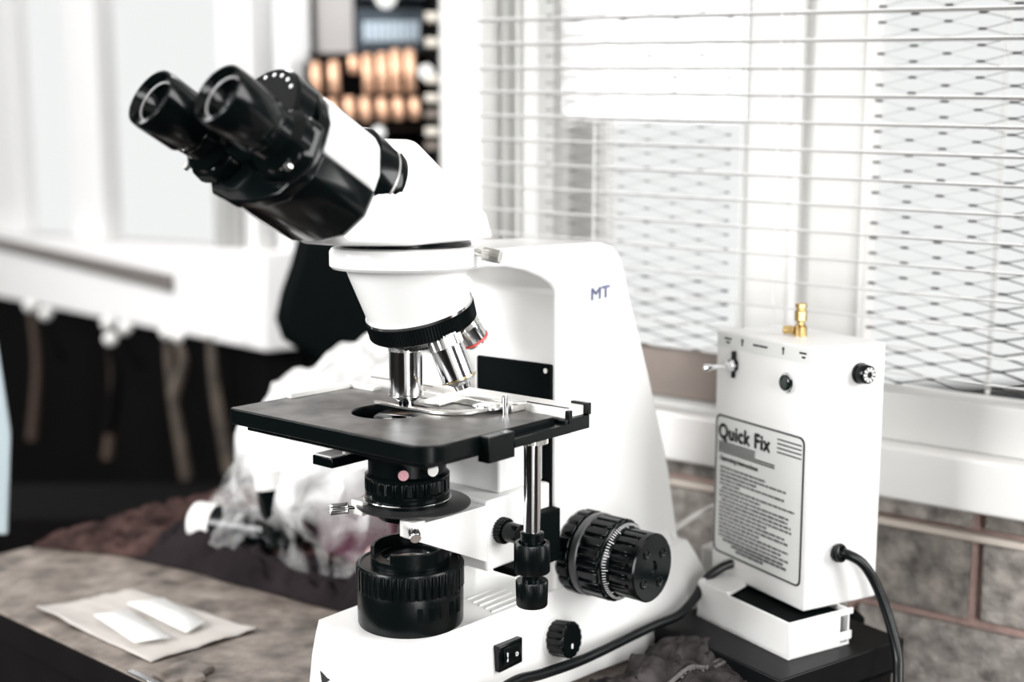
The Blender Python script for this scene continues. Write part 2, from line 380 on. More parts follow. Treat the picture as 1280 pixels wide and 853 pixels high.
# ---- stage
def rrect(x0, x1, y0, y1, r, n=6, rs=None):
    pts = []; rs = rs or (r, r, r, r)
    for k, (cx, cy, a0) in enumerate(((x1, y1, 0), (x0, y1, 90), (x0, y0, 180), (x1, y0, 270))):
        rr = rs[k]; ox = cx-rr if cx == x1 else cx+rr; oy = cy-rr if cy == y1 else cy+rr
        for i in range(n+1):
            a = math.radians(a0+90*i/n); pts.append((ox+rr*math.cos(a), oy+rr*math.sin(a)))
    return pts
def platehole(b, outer, hc, hr, hl, z0, z1):
    """plate with a slotted round hole"""
    n = len(outer); H = []
    cx = sum(p[0] for p in outer)/n; cy = sum(p[1] for p in outer)/n
    for (x, y) in outer:
        a = math.atan2(y-hc[1], x-hc[0]); hx, hy = hr*math.cos(a), hr*math.sin(a)
        H.append((hc[0]+hx*hl, hc[1]+hy))
    T = [b.v(x, y, z1) for x, y in outer]; Bt = [b.v(x, y, z0) for x, y in outer]
    Ti = [b.v(x, y, z1) for x, y in H]; Bi = [b.v(x, y, z0) for x, y in H]
    for i in range(n):
        j = (i+1) % n
        b.face([T[i], T[j], Ti[j], Ti[i]]); b.face([Bt[j], Bt[i], Bi[i], Bi[j]]); b.face([T[j], T[i], Bt[i], Bt[j]]); b.face([Ti[i], Ti[j], Bi[j], Bi[i]])
def densify(p, step=6):
    o = []
    for a, c in zip(p, p[1:]+p[:1]):
        d = math.dist(a, c); k = max(1, int(d/step))
        for i in range(k): o.append((a[0]+(c[0]-a[0])*i/k, a[1]+(c[1]-a[1])*i/k))
    return o
b = MB(); platehole(b, densify(rrect(-80, 50, -102.5, 99, 10, rs=(3, 17, 3, 3))), (-12, -4), 27, 1.05, -184, -172.4)
stage = b.build('stage', BLKM, mi, bevel=.8)
b = MB(); platehole(b, densify(rrect(-79.2, 49.5, -101.7, 98.2, 10, rs=(3, 16.4, 3, 3))), (-12, -4), 27.6, 1.05, -172.6, -172.2)
b.build('worn_sheen_top', STG, stage)  # paler top plate: wear plus window sheen put into its colour
MB().box(-72, 40, -92, 90, -189, -184.2).build('lower_plate', BLKM, stage, bevel=.8)
MB().box(-31, -5, 97, 107, -190, -172.5).build('stage_block', BLKM, stage, bevel=.5)
MB().box(-6, 56, 88, 107.5, -184, -177).build('side_ledge', BLKM, stage, bevel=.6)
MB().box(50, 78, -96, 107, -184, -174).build('rear_beam', BLKM, stage, bevel=.6)
MB().box(53, 75, -100, 104, -174, -167).build('guide_rail', WSAT, stage, bevel=.6)
MB().box(56, 58, -98, 104, -167, -166.6).build('rail_groove', BLKM, stage)
MB().box(75, 79, 92, 107.6, -174, -165.5).box(53, 57, 104, 107.6, -177, -168).build('rail_end', BLKM, stage, bevel=.4)
MB().box(-28, 42, -104, -95, -172.3, -168.5).box(33, 42, -95, -70, -172.3, -169).build('side_rule', WSAT, stage, bevel=.5)
MB().box(38, 53, -58, 68, -172.2, -166.5).build('slide_carrier', SAT, stage, bevel=.7)
MB().box(22, 40, -10, 12, -172.2, -170.5).box(40, 50, -20, 72, -166.5, -164.5).build('carrier_plate', SAT, stage, bevel=.4)
arm2 = MB().loft([[(x-hw*nx, y-hw*ny, z0), (x+hw*nx, y+hw*ny, z0), (x+hw*nx, y+hw*ny, z0+2.4), (x-hw*nx, y-hw*ny, z0+2.4)] for x, y, z0, hw, nx, ny in
    ((-1, -32, -171.8, 1.2, 1, 0), (-2, -5, -171.8, 1.6, 1, 0), (0, 14, -171.8, 2.2, 1, 0), (1, 28, -171.8, 3.6, .96, -.1), (6, 42, -171.6, 4.2, .85, -.5), (14, 50, -171, 4.2, .8, -.6), (24, 56, -169.5, 4.5, .8, -.6), (32, 60, -168, 5, .9, -.3))])
arm2.build('slide_finger', SAT, stage, bevel=.4)
MB().lathe((30, 52, -169), (0, 0, 1), [(0, 11), (1.6, 11), (1.6, 8), (2.4, 8)], 36).cyl((33, 66, -172), (33, 66, -160), 2.6).lathe((33, 66, -160), (0, 0, 1), [(0, 2.6), (1.5, 1.6)], 18).build('spring_pivot', CHR, stage, ang=30)
MB().gear((66, -14, -167), (0, 0, 1), 0, 7, 3.6, 4.2, 18).build('carrier_screw', CHR, stage)
# stage drive
dr = MB().cyl((40, 85, -262), (40, 85, -190), 6.2, n=32).build('stage_drive', CHR, mi)
MB().gear((40, 85, -191.5), (0, 0, 1), 0, 7.5, 10, 11.3, 30).build('pinion', SAT, dr)
MB().lathe((40, 85, -266), (0, 0, 1), [(0, 8.5), (9, 8.5), (9.8, 7.5)], 32).build('collar', BLK, dr)
def knurl(o, d, prof, n, amt): return MB().lathe(o, d, prof, n*2, lambda i, t: 1-amt*(i % 2))
knurl((40, 85, -286), (0, 0, 1), [(0, 12.2), (1, 13), (21, 13), (22, 12.4), (22, 10), (20, 9)], 80, .02).build('upper_knob', BLKM, dr)
MB().cyl((40, 85, -293), (40, 85, -285), 7.2).build('gap_collar', BLK, dr)
knurl((40, 85, -311), (0, 0, 1), [(0, 10.6), (1, 11.3), (18, 11.8), (19, 11.2), (19, 8)], 70, .02).build('lower_knob', BLKM, dr)
MB().gear((58, 40, -268), (0, 1, 0), 0, 6, 9, 10, 24).cyl((58, 40, -268), (58, 60, -268), 7.5).build('condenser_knob', BLK, mi, bevel=.6)
# ---- condenser
cd = MB().lathe((0, 0, -252), (0, 0, 1), [(0, 21), (3, 24), (11, 30), (16, 30)], 56).build('condenser', BLKM, mi)
MB().lathe((2, 4, -242.5), (0, 0, 1), [(0, 41), (.8, 42), (1.8, 42), (2.4, 41)], 72).build('filter_disc', mat('dark_satin_disc', (.05, .05, .05), .3, .6), cd)
MB().lathe((0, 0, -236), (0, 0, 1), [(0, 30.5), (2, 31), (5, 31), (6, 30)], 56).build('lower_ring', BLK, cd)
MB().gear((0, 0, -230), (0, 0, 1), 0, 9, 29.5, 31, 28, .6).build('iris_ring', BLK, cd, bevel=.3)
MB().lathe((0, 0, -221), (0, 0, 1), [(0, 30.5), (2, 31), (4, 28.5), (22, 28.5), (30, 28.5), (30, 20)], 56).build('condenser_body', BLKM, cd)
MB().torus((0, 0, -236.8), (0, 0, 1), 31.6, .6, 60, 6).build('wire_ring', CHR, cd)
MB().lathe((0, 0, -192), (0, 0, 1), [(0, 24), (15, 24), (17, 20)], 48).build('top_lens', BLK, cd)
MB().lathe((-14, 6, -175.5), (0, 0, 1), [(0, 5), (.5, 5), (.5, 3.6)], 30).build('lens_bezel', CHR, cd)
def thumb(p, d, L, r, m, capm=None, stem=0, stemr=2):
    p = Vector(p); d = Vector(d).normalized()
    s = MB().gear(p+d*stem, d, 0, L, r*.9, r, 16).build('thumb_screw', m, cd, bevel=.3)
    if stem: MB().cyl(p, p+d*stem, stemr).build('screw_stem', m, cd)
    if capm: MB().cyl(p+d*(stem+L-.2), p+d*(stem+L+.4), r*.93).build('screw_cap', capm, cd)
thumb((-22, 17, -212), (-.62, .78, 0), 8, 4, BLK, PINK, 2)
thumb((-10, 28, -209), (-.25, .95, 0), 8, 4.6, BLK, WSAT, 3)
thumb((8, 27, -205), (.35, .93, .1), 6, 3, SAT, None, 8, 1.6)
MB().box(-30, -18, 22, 36, -256, -244).build('screw_block_front', WSAT, cd, bevel=.8)
thumb((-26, 31, -249), (-.5, .75, -.35), 11, 4.2, CHR, None, 1)
MB().box(-32, -22, -26, -14, -248, -237).build('screw_block_left', WSAT, cd, bevel=.8)
thumb((-30, -22, -243), (-.62, -.78, -.1), 13, 4.2, CHR, None, 6, 1.8)
thumb((42, 24, -258), (-.8, .4, 0), 5, 4, CHR, None, 4)
MB().hull([(-30, 24, -246), (-30, 36, -246), (-30, 24, -256), (-30, 36, -256), (44, 20, -246), (44, 40, -246), (44, 10, -290), (44, 40, -290), (-4, 36, -264), (-4, 24, -264)]).build('carrier_fork', ENAM2, cd, bevel=1.5)
MB().box(-50, 30, -46, -25, -211, -204).build('filter_slide', BLK, cd, bevel=.6)
MB().box(-48, -30, -45, -28, -204, -203).cyl((-36, -28, -202), (-36, -25, -202), 1.5).build('slide_trim', WSAT, cd)
# ---- light collector
lc = MB().lathe((1, 1, -331), (0, 0, 1), [(0, 38.5), (1.5, 39), (24, 39.3), (28, 38.3)], 72).build('light_collector', BLKM, mi)
b = MB()
for i in range(40):
    a = 2*math.pi*i/40
b.gear((1, 1, -303.5), (0, 0, 1), 0, 17, 38.2, 39.8, 44, .62).build('iris_ring', BLKM, lc, bevel=.4)
MB().lathe((1, 1, -287), (0, 0, 1), [(0, 39), (1.6, 38.4), (2, 36.5), (1, 35.8), (1.2, 28), (1.2, 22)], 72, cap=True).build('top_face', BLKM, lc)
def ringseg(o, r0, r1, z0, z1, a0, a1, n=30):
    b = MB(); rings = []
    for i in range(n+1):
        a = math.radians(a0+(a1-a0)*i/n); c, s_ = math.cos(a), math.sin(a)
        rings.append([(o[0]+r*c, o[1]+r*s_, z) for r, z in ((r0, z0), (r1, z0), (r1, z1), (r0, z1))])
    return b.loft(rings)
for a0, a1 in ((20, 165), (215, 345)):
    ringseg((1, 1), 26, 29, -286, -273, a0, a1).build('filter_holder', BLKM, lc, bevel=.5)
ringseg((1, 1), 21, 29, -286, -280, 0, 360, 60).build('holder_ring', BLKM, lc, bevel=.4)
MB().lathe((1, 1, -283), (0, 0, 1), [(0, 21), (.5, 20.5), (2, 12), (2.6, 0.1)], 48).build('field_lens', GLASS, lc)
for k, ang in enumerate((95, 108, 121, 134, 147)):
    a = math.radians(ang-22); c, s_ = math.cos(a), math.sin(a)
    o = MB(); u = Vector((-s_, c, 0)); p = Vector((1+39.1*c, 1+39.1*s_, 0)); q = Vector((c, s_, 0))
    o.loft([[tuple(p+u*x+q*d_+Vector((0, 0, z))) for x, z in ((-2, -319), (2, -319), (2, -309), (-2, -309))] for d_ in (-2, .5)]); o.build('grip_slot', BLK, lc)
# ---- nosepiece
DISCZ = -54
MB().lathe((0, 0, -69.5), (0, 0, 1), [(0, 51), (2, 53), (12, 53), (14.5, 51.5), (15.5, 48)], 80).build('head_mount', ENAM, mi)
TAU = math.radians(18); ax = Vector((math.sin(TAU), 0, -math.cos(TAU)))        # nosepiece axis, pointing down and back
NC = Vector((23, 0, -104)); R0 = 24
# taper: from round top to tilted ring
def tilt_ring(c, r, n=64):
    u = Vector((math.cos(TAU), 0, math.sin(TAU))); w_ = Vector((0, 1, 0))
    return [tuple(c+(u*math.cos(2*math.pi*i/n)+w_*math.sin(2*math.pi*i/n))*r) for i in range(n)]
top = [(1+43*math.cos(2*math.pi*i/64), 43*math.sin(2*math.pi*i/64), -69) for i in range(64)]
mid = [(3+42*math.cos(2*math.pi*i/64), 42*math.sin(2*math.pi*i/64), -76) for i in range(64)]
low = tilt_ring(Vector((14, 0, -99.5)), 38.2)
MB().loft([top, mid, low]).build('nosepiece_housing', ENAM, mi)
C1 = Vector((14, 0, -100))
no = MB(); u_ = Vector((math.cos(TAU), 0, math.sin(TAU)))
def LA(o, d, prof, n=64, rf=None): return MB().lathe(o, d, prof, n, rf)
LA(C1-ax*1, ax, [(0, 39.5), (2, 39.5)], 72).build('chrome_ring', CHR, mi)
nose = LA(C1+ax*1, ax, [(0, 39), (.6, 40), (12, 40), (13, 38.5), (15, 34), (20, 30)], 220, lambda i, t: 1-.018*(i % 2)).build('revolving_nosepiece', BLKM, mi)
def objective(idx, L, r, red=False, full=True):
    ph = math.radians(idx*72)
    u = Vector((math.cos(TAU), 0, math.sin(TAU))); w_ = Vector((0, 1, 0))
    rad = -u*math.cos(ph)+w_*math.sin(ph)
    cen = C1+ax*13; p = cen+rad*(19 if idx == 0 else 27.5)
    d = (ax*math.cos(TAU)+rad*math.sin(TAU)).normalized()
    if idx == 0: d = Vector((0, 0, -1)); 
    ob = MB().lathe(p-d*3, d, [(0, r-1), (5, r-1), (5.5, r), (6, r)], 48).build('objective', CHR, nose)
    MB().gear(p, d, 2, 11, r*.95, r*1.04, 14, .6, 3).build('objective', SAT, nose, bevel=.2).name = 'objective_grip'
    if full:
        prof = [(11, r), (L-9, r), (L-8.5, r+.5), (L-7.5, r+.5), (L-7, r*.95), (L-4, r*.62), (L-3.5, r*.5), (L, r*.45)]
    else: prof = [(11, r), (L-3, r*.98), (L, r*.9), (L, r*.5)]
    MB().lathe(p, d, prof, 56).build('objective_barrel', CHR, nose)
    if red: MB().lathe(p, d, [(L-3.4, r+.3), (L-2, r+.3)], 48).build('colour_ring', RED, nose)
    elif idx: MB().lathe(p, d, [(L-8.6, r+.7), (L-7.6, r+.7)], 48).build('colour_ring', BRASS, nose)
    return p, d
p0, d0 = objective(0, 51, 12)
objective(1, 43, 12.3); objective(2, 26, 10.5, True, False)
for i, w_ in enumerate((5.5, 6.5)):
    MB().box(-1, 0, 0, 0, 0, 0).bm.free()
# ---- binocular head
hn = MB().hull([(-32, -20, 21), (2, -20, 21), (-34, 18, 20), (-6, 18, 20), (-88, -18, -38), (-88, 14, -38), (-76, -24, -50), (-76, 20, -50), (-35, 45, -51), (30, 40, -51), (72, 22, -51), (74, -20, -51),
               (-35, -45, -51), (30, -42, -51), (34, 36, -34), (70, 18, -34), (76, -16, -34), (-60, -34, -30), (-60, 32, -34)]).build('head_base', ENAM, mi, bevel=5, seg=3)
MB().lathe((1, 0, -54.8), (0, 0, 1), [(0, 46), (1.2, 47), (3, 47)], 72).build('dovetail_ring', BLK, mi)
MB().gear((22, 48, -57.5), (.35, .93, -.16), 6, 19, 4.2, 4.9, 20).cyl((22, 48, -57.5), (24.4, 54.5, -58.6), 3).build('head_clamp_screw', SAT, mi, bevel=.3)
hc, hs = math.cos(math.radians(30)), math.sin(math.radians(30))
def HV(u, y, w_): return (-hc*u+hs*w_, y, hs*u+hc*w_)
HD = (-hc, 0, hs)
# rear black ring joint
MB().lathe(HV(17, 0, -26), HD, [(0, 28), (3, 31.5), (8, 32), (10, 31), (30, 31), (32, 28)], 72).build('joint_ring', BLK, mi)
MB().lathe(HV(27, 0, -26), HD, [(0, 31.5), (2.2, 31.5)], 72).build('joint_trim', SAT, mi)
# white cover (upper) : loft of cross sections along u
def sec(u, pts): return [HV(u, y, w_) for y, w_ in pts]
cov = [(-47, -48), (-46, -34), (-34, -12), (-18, -5), (18, -5), (34, -12), (46, -34), (47, -48)]
MB().loft([sec(45, [(y*.70, w_*.86-4) for y, w_ in cov]), sec(51, [(y*.88, w_*.97-1) for y, w_ in cov]), sec(60, cov), sec(103, cov)]).build('head_cover', ENAM, mi, bevel=2.5)
MB().loft([sec(u, [(10, -4.9), (10.8, -4.9), (10.8, -4.3), (10, -4.3)]) for u in (62, 100)]).build('cover_seam', BLK, mi)
# black lower body
low_ = [(-47, -48), (47, -48), (46, -66), (34, -80), (12, -86), (-12, -86), (-34, -80), (-46, -66)]
hb = MB().loft([sec(50, [(y*.9, w_*.97) for y, w_ in low_]), sec(56, low_), sec(104, low_)]).build('head_body', BLK, mi, bevel=2)
# front interpupillary plates: two half-round black prism boxes
fp = [(-47, -50), (-43, -28), (-30, -12), (-12, -3), (12, -3), (30, -12), (43, -28), (47, -50), (46, -68), (34, -82), (12, -88), (-12, -88), (-34, -82), (-46, -68)]
front = MB().loft([sec(103, fp), sec(112, [(y*.99, w_) for y, w_ in fp])]).build('head_front', BLK, mi, bevel=1.5)
MB().lathe(HV(104, 4, -34), HD, [(0, 33), (22, 33), (24, 31)], 56).build('scale_dial', BLK, mi)
for i, a in enumerate(range(-70, 50, 17)):
    p = Vector(HV(128, 4, -34)); uu = Vector((0, 1, 0)); vv = Vector((hs, 0, hc)); a = math.radians(a)
    q = p+uu*27*math.sin(a)+vv*27*math.cos(a); MB().lathe(q, HD, [(-.2, 1.5), (.5, 1.4)], 10).build('dial_mark', WINK, front)
for y, lenL in ((-36, 0), (31, 0)):
    W = -52
    MB().loft([sec(110, [(y+a_, b_) for a_, b_ in ((-23, -62), (-20, -36), (0, -27), (20, -36), (23, -62), (12, -76), (-12, -76))]), sec(124, [(y+a_*.93, -52+(b_+52)*.93) for a_, b_ in ((-23, -62), (-20, -36), (0, -27), (20, -36), (23, -62), (12, -76), (-12, -76))])]).build('prism_housing', BLK, mi, bevel=4, seg=3)
    o = HV(118, y, W)
    tubep = MB().lathe(o, HD, [(0, 22), (8, 22), (11, 19), (13, 17), (22, 17)], 64).build('eyepiece_tube', BLK, mi)
    MB().lathe(o, HD, [(20, 16.9), (21.5, 17.3), (22.5, 17.3), (24, 16.2)], 64).build('tube_trim', BLK, tubep)
    MB().lathe(o, HD, [(20, 16.5), (26, 17.6), (28, 19.3), (54, 19.6), (58, 19), (58.6, 17.2), (54, 14.4), (50, 13.2), (46, 10.2)], 64).build('eyepiece', BLK, tubep)
    MB().torus(tuple(Vector(o)+Vector(HD)*53.2), HD, 13.6, .7, 48, 8).build('eyepiece_rim', mat('grey_rim', (.3, .3, .3), .25), tubep)
    MB().lathe(o, HD, [(45, 9.3), (47.4, 7.5), (49.2, 4), (49.8, .1)], 48).build('eye_lens', GLASS, tubep)
    MB().lathe(HV(112, y+17*(1 if y > 0 else -1), -70), HD, [(11, 2.6), (13.5, 2.2)], 20).build('housing_screw', SAT, tubep)
    s_ = Vector(HV(126, y+0, W)); dd = Vector((-.45, .55 if y < 0 else -.5, .5)).normalized()
    MB().cyl(s_+dd*14, s_+dd*23, 2.4).build('set_screw', SAT, tubep)
# ---- focus knobs
FX, FZ = 152, -306
fk = MB().lathe((FX, 42, FZ), (0, 1, 0), [(0, 30), (5, 30)], 64).build('focus_knob', BLKMAT, mi)
MB().gear((FX, 45, FZ), (0, 1, 0), 0, 10, 31.5, 34, 18, .7, 3).build('torque_ring', BLK, fk, bevel=.8)
MB().lathe((FX, 55, FZ), (0, 1, 0), [(0, 30), (2, 30), (2.2, 33), (3, 33.5), (8, 33.5), (9, 32.5)], 72).build('smooth_ring', mat('dark_grey_ring', (.05, .052, .053), .35), fk)
MB().gear((FX, 64, FZ), (0, 1, 0), 0, 20, 30.8, 33, 22, .72, 4).build('coarse_grip', BLK, fk, bevel=.7)
MB().lathe((FX, 84, FZ), (0, 1, 0), [(0, 31.5), (2, 31.5), (3, 30), (7, 27)], 72).build('scale_ring', BLK, fk)
tk = MB()
for i in range(80):
    a = 2*math.pi*i/80; L = 3.6 if i % 5 == 0 else 2.2; c, s_ = math.cos(a), math.sin(a); t = Vector((-s_, 0, c))
    P = []
    for y, r in ((87.2, 30.1), (87.2+L, 30.1-L*.75)):
        for q in (-.26, .26): P.append((FX+r*c+t.x*q, y, FZ+r*s_+t.z*q))
    vs = [tk.v(*p) for p in (P[0], P[1], P[3], P[2])]; vt = [tk.v(p[0]+.25*c, p[1]+.25, p[2]+.25*s_) for p in (P[0], P[1], P[3], P[2])]
    tk.face(vt); 
    for i2 in range(4): tk.face([vs[i2], vs[(i2+1) % 4], vt[(i2+1) % 4], vt[i2]])
o = tk.build('scale_tick', WINK, fk); o['kind'] = 'stuff'
MB().gear((FX, 91, FZ), (0, 1, 0), 0, 18, 24.5, 26.8, 20, .7, 4).build('fine_grip', BLK, fk, bevel=.7)
MB().lathe((FX, 108, FZ), (0, 1, 0), [(0, 25.5), (1, 27), (5, 27), (6.2, 25.8), (6.2, 6), (4.5, 5), (4.5, .1)], 72).build('knob_cap', BLK, fk)
for k in range(4):
    a = math.radians(35+90*k); MB().lathe((FX+16*math.cos(a), 114.1, FZ+16*math.sin(a)), (0, 1, 0), [(-.3, 4.4), (.7, 4.0), (.9, 3.4), (.1, 2.6), (-.6, 1.2), (-.8, .1)], 24).build('cap_dimple', BLK, fk)
# left-hand knob on the far side
MB().lathe((FX, -42, FZ), (0, -1, 0), [(0, 32), (40, 32), (42, 27), (66, 26)], 48).build('far_focus_knob', BLK, mi, bevel=.6)
# ---- base controls
dm = MB().gear((113, 50, -367), (.05, 1, .12), 0, 15, 13.2, 14.4, 16, .7, 3).build('dimmer_knob', BLK, mi, bevel=.5)
MB().lathe((113, 50, -367), (.05, 1, .12), [(-1, 17), (.6, 16.4)], 40).build('dimmer_seat', ENAM, dm)
MB().lathe((113, 50, -367), (.05, 1, .12), [(15, 12.5), (15.6, 12), (15.6, .1)], 40).build('dimmer_face', BLK, dm)
MB().box(112, 114, 65, 66.3, -375, -368).build('dimmer_mark', WINK, dm)
sw = MB().box(43, 70, 44, 51.5, -373, -353).build('power_switch', BLK, mi, bevel=.8)
MB().prism([(51.2, -371), (53.5, -363), (51.8, -355)], 'x', 47, 66).build('rocker', BLKM, sw, bevel=.6)
MB().torus((61, 53.4, -363), (0, 1, 0), 1.3, .4, 16, 6).box(50, 51, 52.5, 53.4, -366, -359).build('switch_mark', WINK, sw)
# maker's mark low on the front corner (triangle + two letters)
def FR(x, y):                                        # around the front-right corner face
    p = Vector((-59.5+x*.30, -2+x*.92, 0)); return MS(p.x-1.6+max(0, x-24)*.45, p.y, -372+y)
# ================================================================ TEST BOX
qx = QF
q = thing('test_box', QF(60, 38, -352), 'tall white metal box with a printed instruction label on its front', 'box')
body = MB(QF).box(0, 121, 0, 77, -352, -138).build('housing', QFW, q, bevel=1.6)
MB(QF).box(1.5, 119.5, -.5, 1, -151.5, -139.5).build('legend_strip', LBL, q)
MB(QF).prism(rrect(4.5, 118.5, -333, -211, 5), 'y', -.35, .5).bm.free()
lab = MB(QF); out = rrect(4.5, 118.5, -333.5, -210.5, 6); inn = rrect(6, 117, -332, -212, 5)
A_ = [lab.v(x, -.7, z) for x, z in out]; B_ = [lab.v(x, -.7, z) for x, z in inn]; A2 = [lab.v(x, .2, z) for x, z in out]; B2 = [lab.v(x, .2, z) for x, z in inn]
for i in range(len(out)):
    j = (i+1) % len(out); lab.face([A_[i], A_[j], B_[j], B_[i]]); lab.face([A_[i], A2[i], A2[j], A_[j]]); lab.face([B_[i], B_[j], B2[j], B2[i]])
MB(QF).prism(inn, 'y', -.3, .2).build('label', LBL, q)
labf = lab.build('label_border', INK, q)
def FT(x, z): return QF(117-x, -.75, z)              # reading direction runs toward the near edge
text('Quick Fix', 17.5, lambda x, y: FT(2.5+x, -230.5+y), 'label_title', INK, q, bold=.75, sx=.92, spacing=1.08)
text('Operating Instructions', 5.6, lambda x, y: FT(5+x, -250+y), 'label_heading', INK, q, bold=.22, sx=1.0)
b = MB(QF)
def bar(x0, x1, z, h): b.box(117-x1, 117-x0, -.75, -.3, z-h/2, z+h/2)
for k in range(4): bar(80, 109, -217.5-k*3.6, 1.1)
for k, (x0, x1) in enumerate(((3, 52), (3, 52), (3, 52), (3, 77), (3, 77))):
    bar(x0, x1, -234.3-k*2.1, 1.15)
b.build('label_rule', INK, q)
b = MB(QF); rnd = random.Random(3); z = -256.5
lens_ = [66, 92, 56, 90, 34, 103, 60, 97, 95, 99, 100, 70, 92, 96, 60, 97, 88, 98]
for L in lens_:
    x = 6 if rnd.random() < .75 else 9
    while x < L:
        wd = rnd.uniform(2.5, 8.5); bar(x, min(x+wd, L), z, 1.5+rnd.uniform(0, .4)); x += wd+1.3
    z -= 3.55
for L0, L in ((12, 92), (24, 96), (30, 66)):
    x = L0
    while x < L: wd = rnd.uniform(4, 9); bar(x, min(x+wd, L), z, 2.1); x += wd+1.1
    z -= 3.2
o = b.build('label_text', mat('label_ink_grey', (.10, .10, .105), .6), q); o['kind'] = 'stuff'
b = MB(QF)
for x, z, wd in ((8, -143.4, 9), (10, -146.6, 5), (46, -144.5, 7), (54, -144.5, 10), (103, -143.4, 8), (106, -146.6, 4)):
    b.box(117-x-wd, 117-x, -.9, -.4, z-.8, z+.8)
for x in (31, 83): b.box(117-x-1.3, 117-x, -.9, -.4, z+0-1, z+5); b.box(117-x-1.8, 117-x+.5, -.9, -.4, z+2.5, z+5)
b.build('legend_mark', INK, q)
# toggle switch, indicator, fuse, pressure fitting, cable gland, crank knob
tg = MB(QF).prism([(94, -176), (97.5, -176), (97.5, -171), (101, -168), (101, -162), (97.5, -159), (97.5, -153), (93.5, -153), (93.5, -159), (90.5, -162), (90.5, -168), (94, -171)], 'y', -2.5, 0).build('toggle_plate', BLK, q, bevel=.5)
MB(QF).lathe((96, -2, -165), (0, -1, 0), [(0, 5.5), (3, 5.5), (3.5, 4), (7, 4)], 6).build('toggle_nut', CHR, tg, bevel=.3)
MB(QF).lathe((96, -8, -165), (.35, -1, -.08), [(0, 1.6), (12, 2.2), (17, 3.4), (20, 3), (21, 1)], 20).build('toggle_lever', CHR, tg)
ind = MB(QF).lathe((26, 0, -169), (0, -1, 0), [(0, 8.2), (3, 8.2), (4, 7.2), (4, 6.4), (2.5, 6.2)], 40).build('indicator_bezel', CHR, q)
MB(QF).lathe((26, 0, -169), (0, -1, 0), [(1, 6.6), (4.6, 6.6), (5.6, 5.6), (6, 2), (6.1, .1)], 40).build('indicator_cap', mat('green_black_lens', (.002, .010, .009), .15), ind)
fu = MB(QF).lathe((0, 50, -161.5), (-1, 0, 0), [(0, 8.6), (2, 8.6), (2.5, 7.2), (3.2, 8), (4.5, 8.2), (5.5, 8), (10, 7.4), (10.6, 6.8), (10.6, .1)], 48).build('fuse_holder', BLK, q)
for k in range(10):
    a = 2*math.pi*k/10; u = Vector((0, math.cos(a), math.sin(a))); v_ = Vector((0, -math.sin(a), math.cos(a)))
    m = MB(QF); c0 = Vector((-10.6, 50, -161.5))
    m.loft([[tuple(c0+u*r+v_*s_+Vector((dx, 0, 0))) for r, s_ in ((2.6, -.5), (5.9, -1.15), (5.9, 1.15), (2.6, .5))] for dx in (0, -.5)]); m.build('fuse_mark', WINK, fu)
# (fuse holder and gland sit on the right-hand face: x is "into" the box there)
gl = MB(QF)
q_fit = MB(QF).lathe((58, 38, -138), (0, 0, 1), [(0, 5.5), (8, 5.5), (9, 4), (10, 4)], 24).build('gas_fitting', BRASS, q)
MB(QF).lathe((62, 32, -133), (.8, -.6, 0), [(-2, 4), (6, 4), (7, 3.5)], 6).build('side_nut', BRASS, q_fit, bevel=.3)
MB(QF).lathe((58, 38, -128), (0, 0, 1), [(0, 3), (2, 3), (3, 5.2), (11, 5.2), (12, 4), (13.5, 4), (14, 5), (17, 5), (17.6, 4)], 6).build('hex_nut', BRASS, q_fit, bevel=.3)
gr = MB(QF).lathe((0, 34, -307.6), (-1, 0, 0), [(0, 7.5), (3, 7.5), (3.5, 6)], 32).torus((-6, 32, -306), (-1, .3, .2), 6.2, 1.6, 30, 8).build('cable_gland', RUB, q)
MB(QF).tube([(0, 34, -307.6), (-8, 36, -307), (-16, 46, -314), (-22, 56, -332), (-30, 62, -356), (-42, 62, -384), (-52, 54, -404), (-70, 42, -440)], 4.2, 12).build('mains_cable', RUB, q)
ck = MB(QF).tube([(118, 77, -262), (124, 96, -262), (124, 112, -262)], 4.5, 12).build('crank_arm', BLK, q)
MB(QF).lathe((110, 70, -258), (.0, 1, -.05), [(0, 4), (22, 7), (38, 10.5), (46, 10), (51, 7), (53, 2)], 32).build('crank_knob', BLK, q, bevel=.0)
# ---- tray
tr = thing('tray', TR(54, 33, -382), 'shallow white metal tray wedged under the tall white box', 'tray')
MB(TR).box(0, 112, 0, 2, -382, -352).build('long_side', QFW, tr, bevel=.6); MB(TR).box(0, 112, 64, 66, -382, -352).build('long_side', QFW, tr, bevel=.6)
MB(TR).box(0, 2, 0, 56, -382, -352).build('short_side', QFW, tr, bevel=.5); MB(TR).box(110, 112, 0, 66, -382, -352).build('short_side', QFW, tr, bevel=.5)
MB(TR).box(0, 2, 55.8, 69, -378, -371).build('side_tab', QFW, tr, bevel=.4); MB(TR).box(0, 2, 55.8, 70, -357, -352).build('side_tab', QFW, tr, bevel=.4)
MB(TR).box(0, 112, 0, 66, -382, -380).build('bottom', QFW, tr)
MB(TR).prism([(112, 0), (72, 0), (84, 30), (112, 40)], 'z', -353, -350.5).cyl((110, 4, -353), (110, 4, -349), 2.5, n=12).cyl((76, 2, -353), (76, 2, -349.5), 2.2, n=12).build('corner_flap', QFW, tr, bevel=.5)
fm = MB(TR).box(4, 105, 3, 62, -379.5, -354.8).build('foam_block', BLKMAT, bevel=2)
tag(fm, 'black foam packing filling the shallow white tray', 'foam')
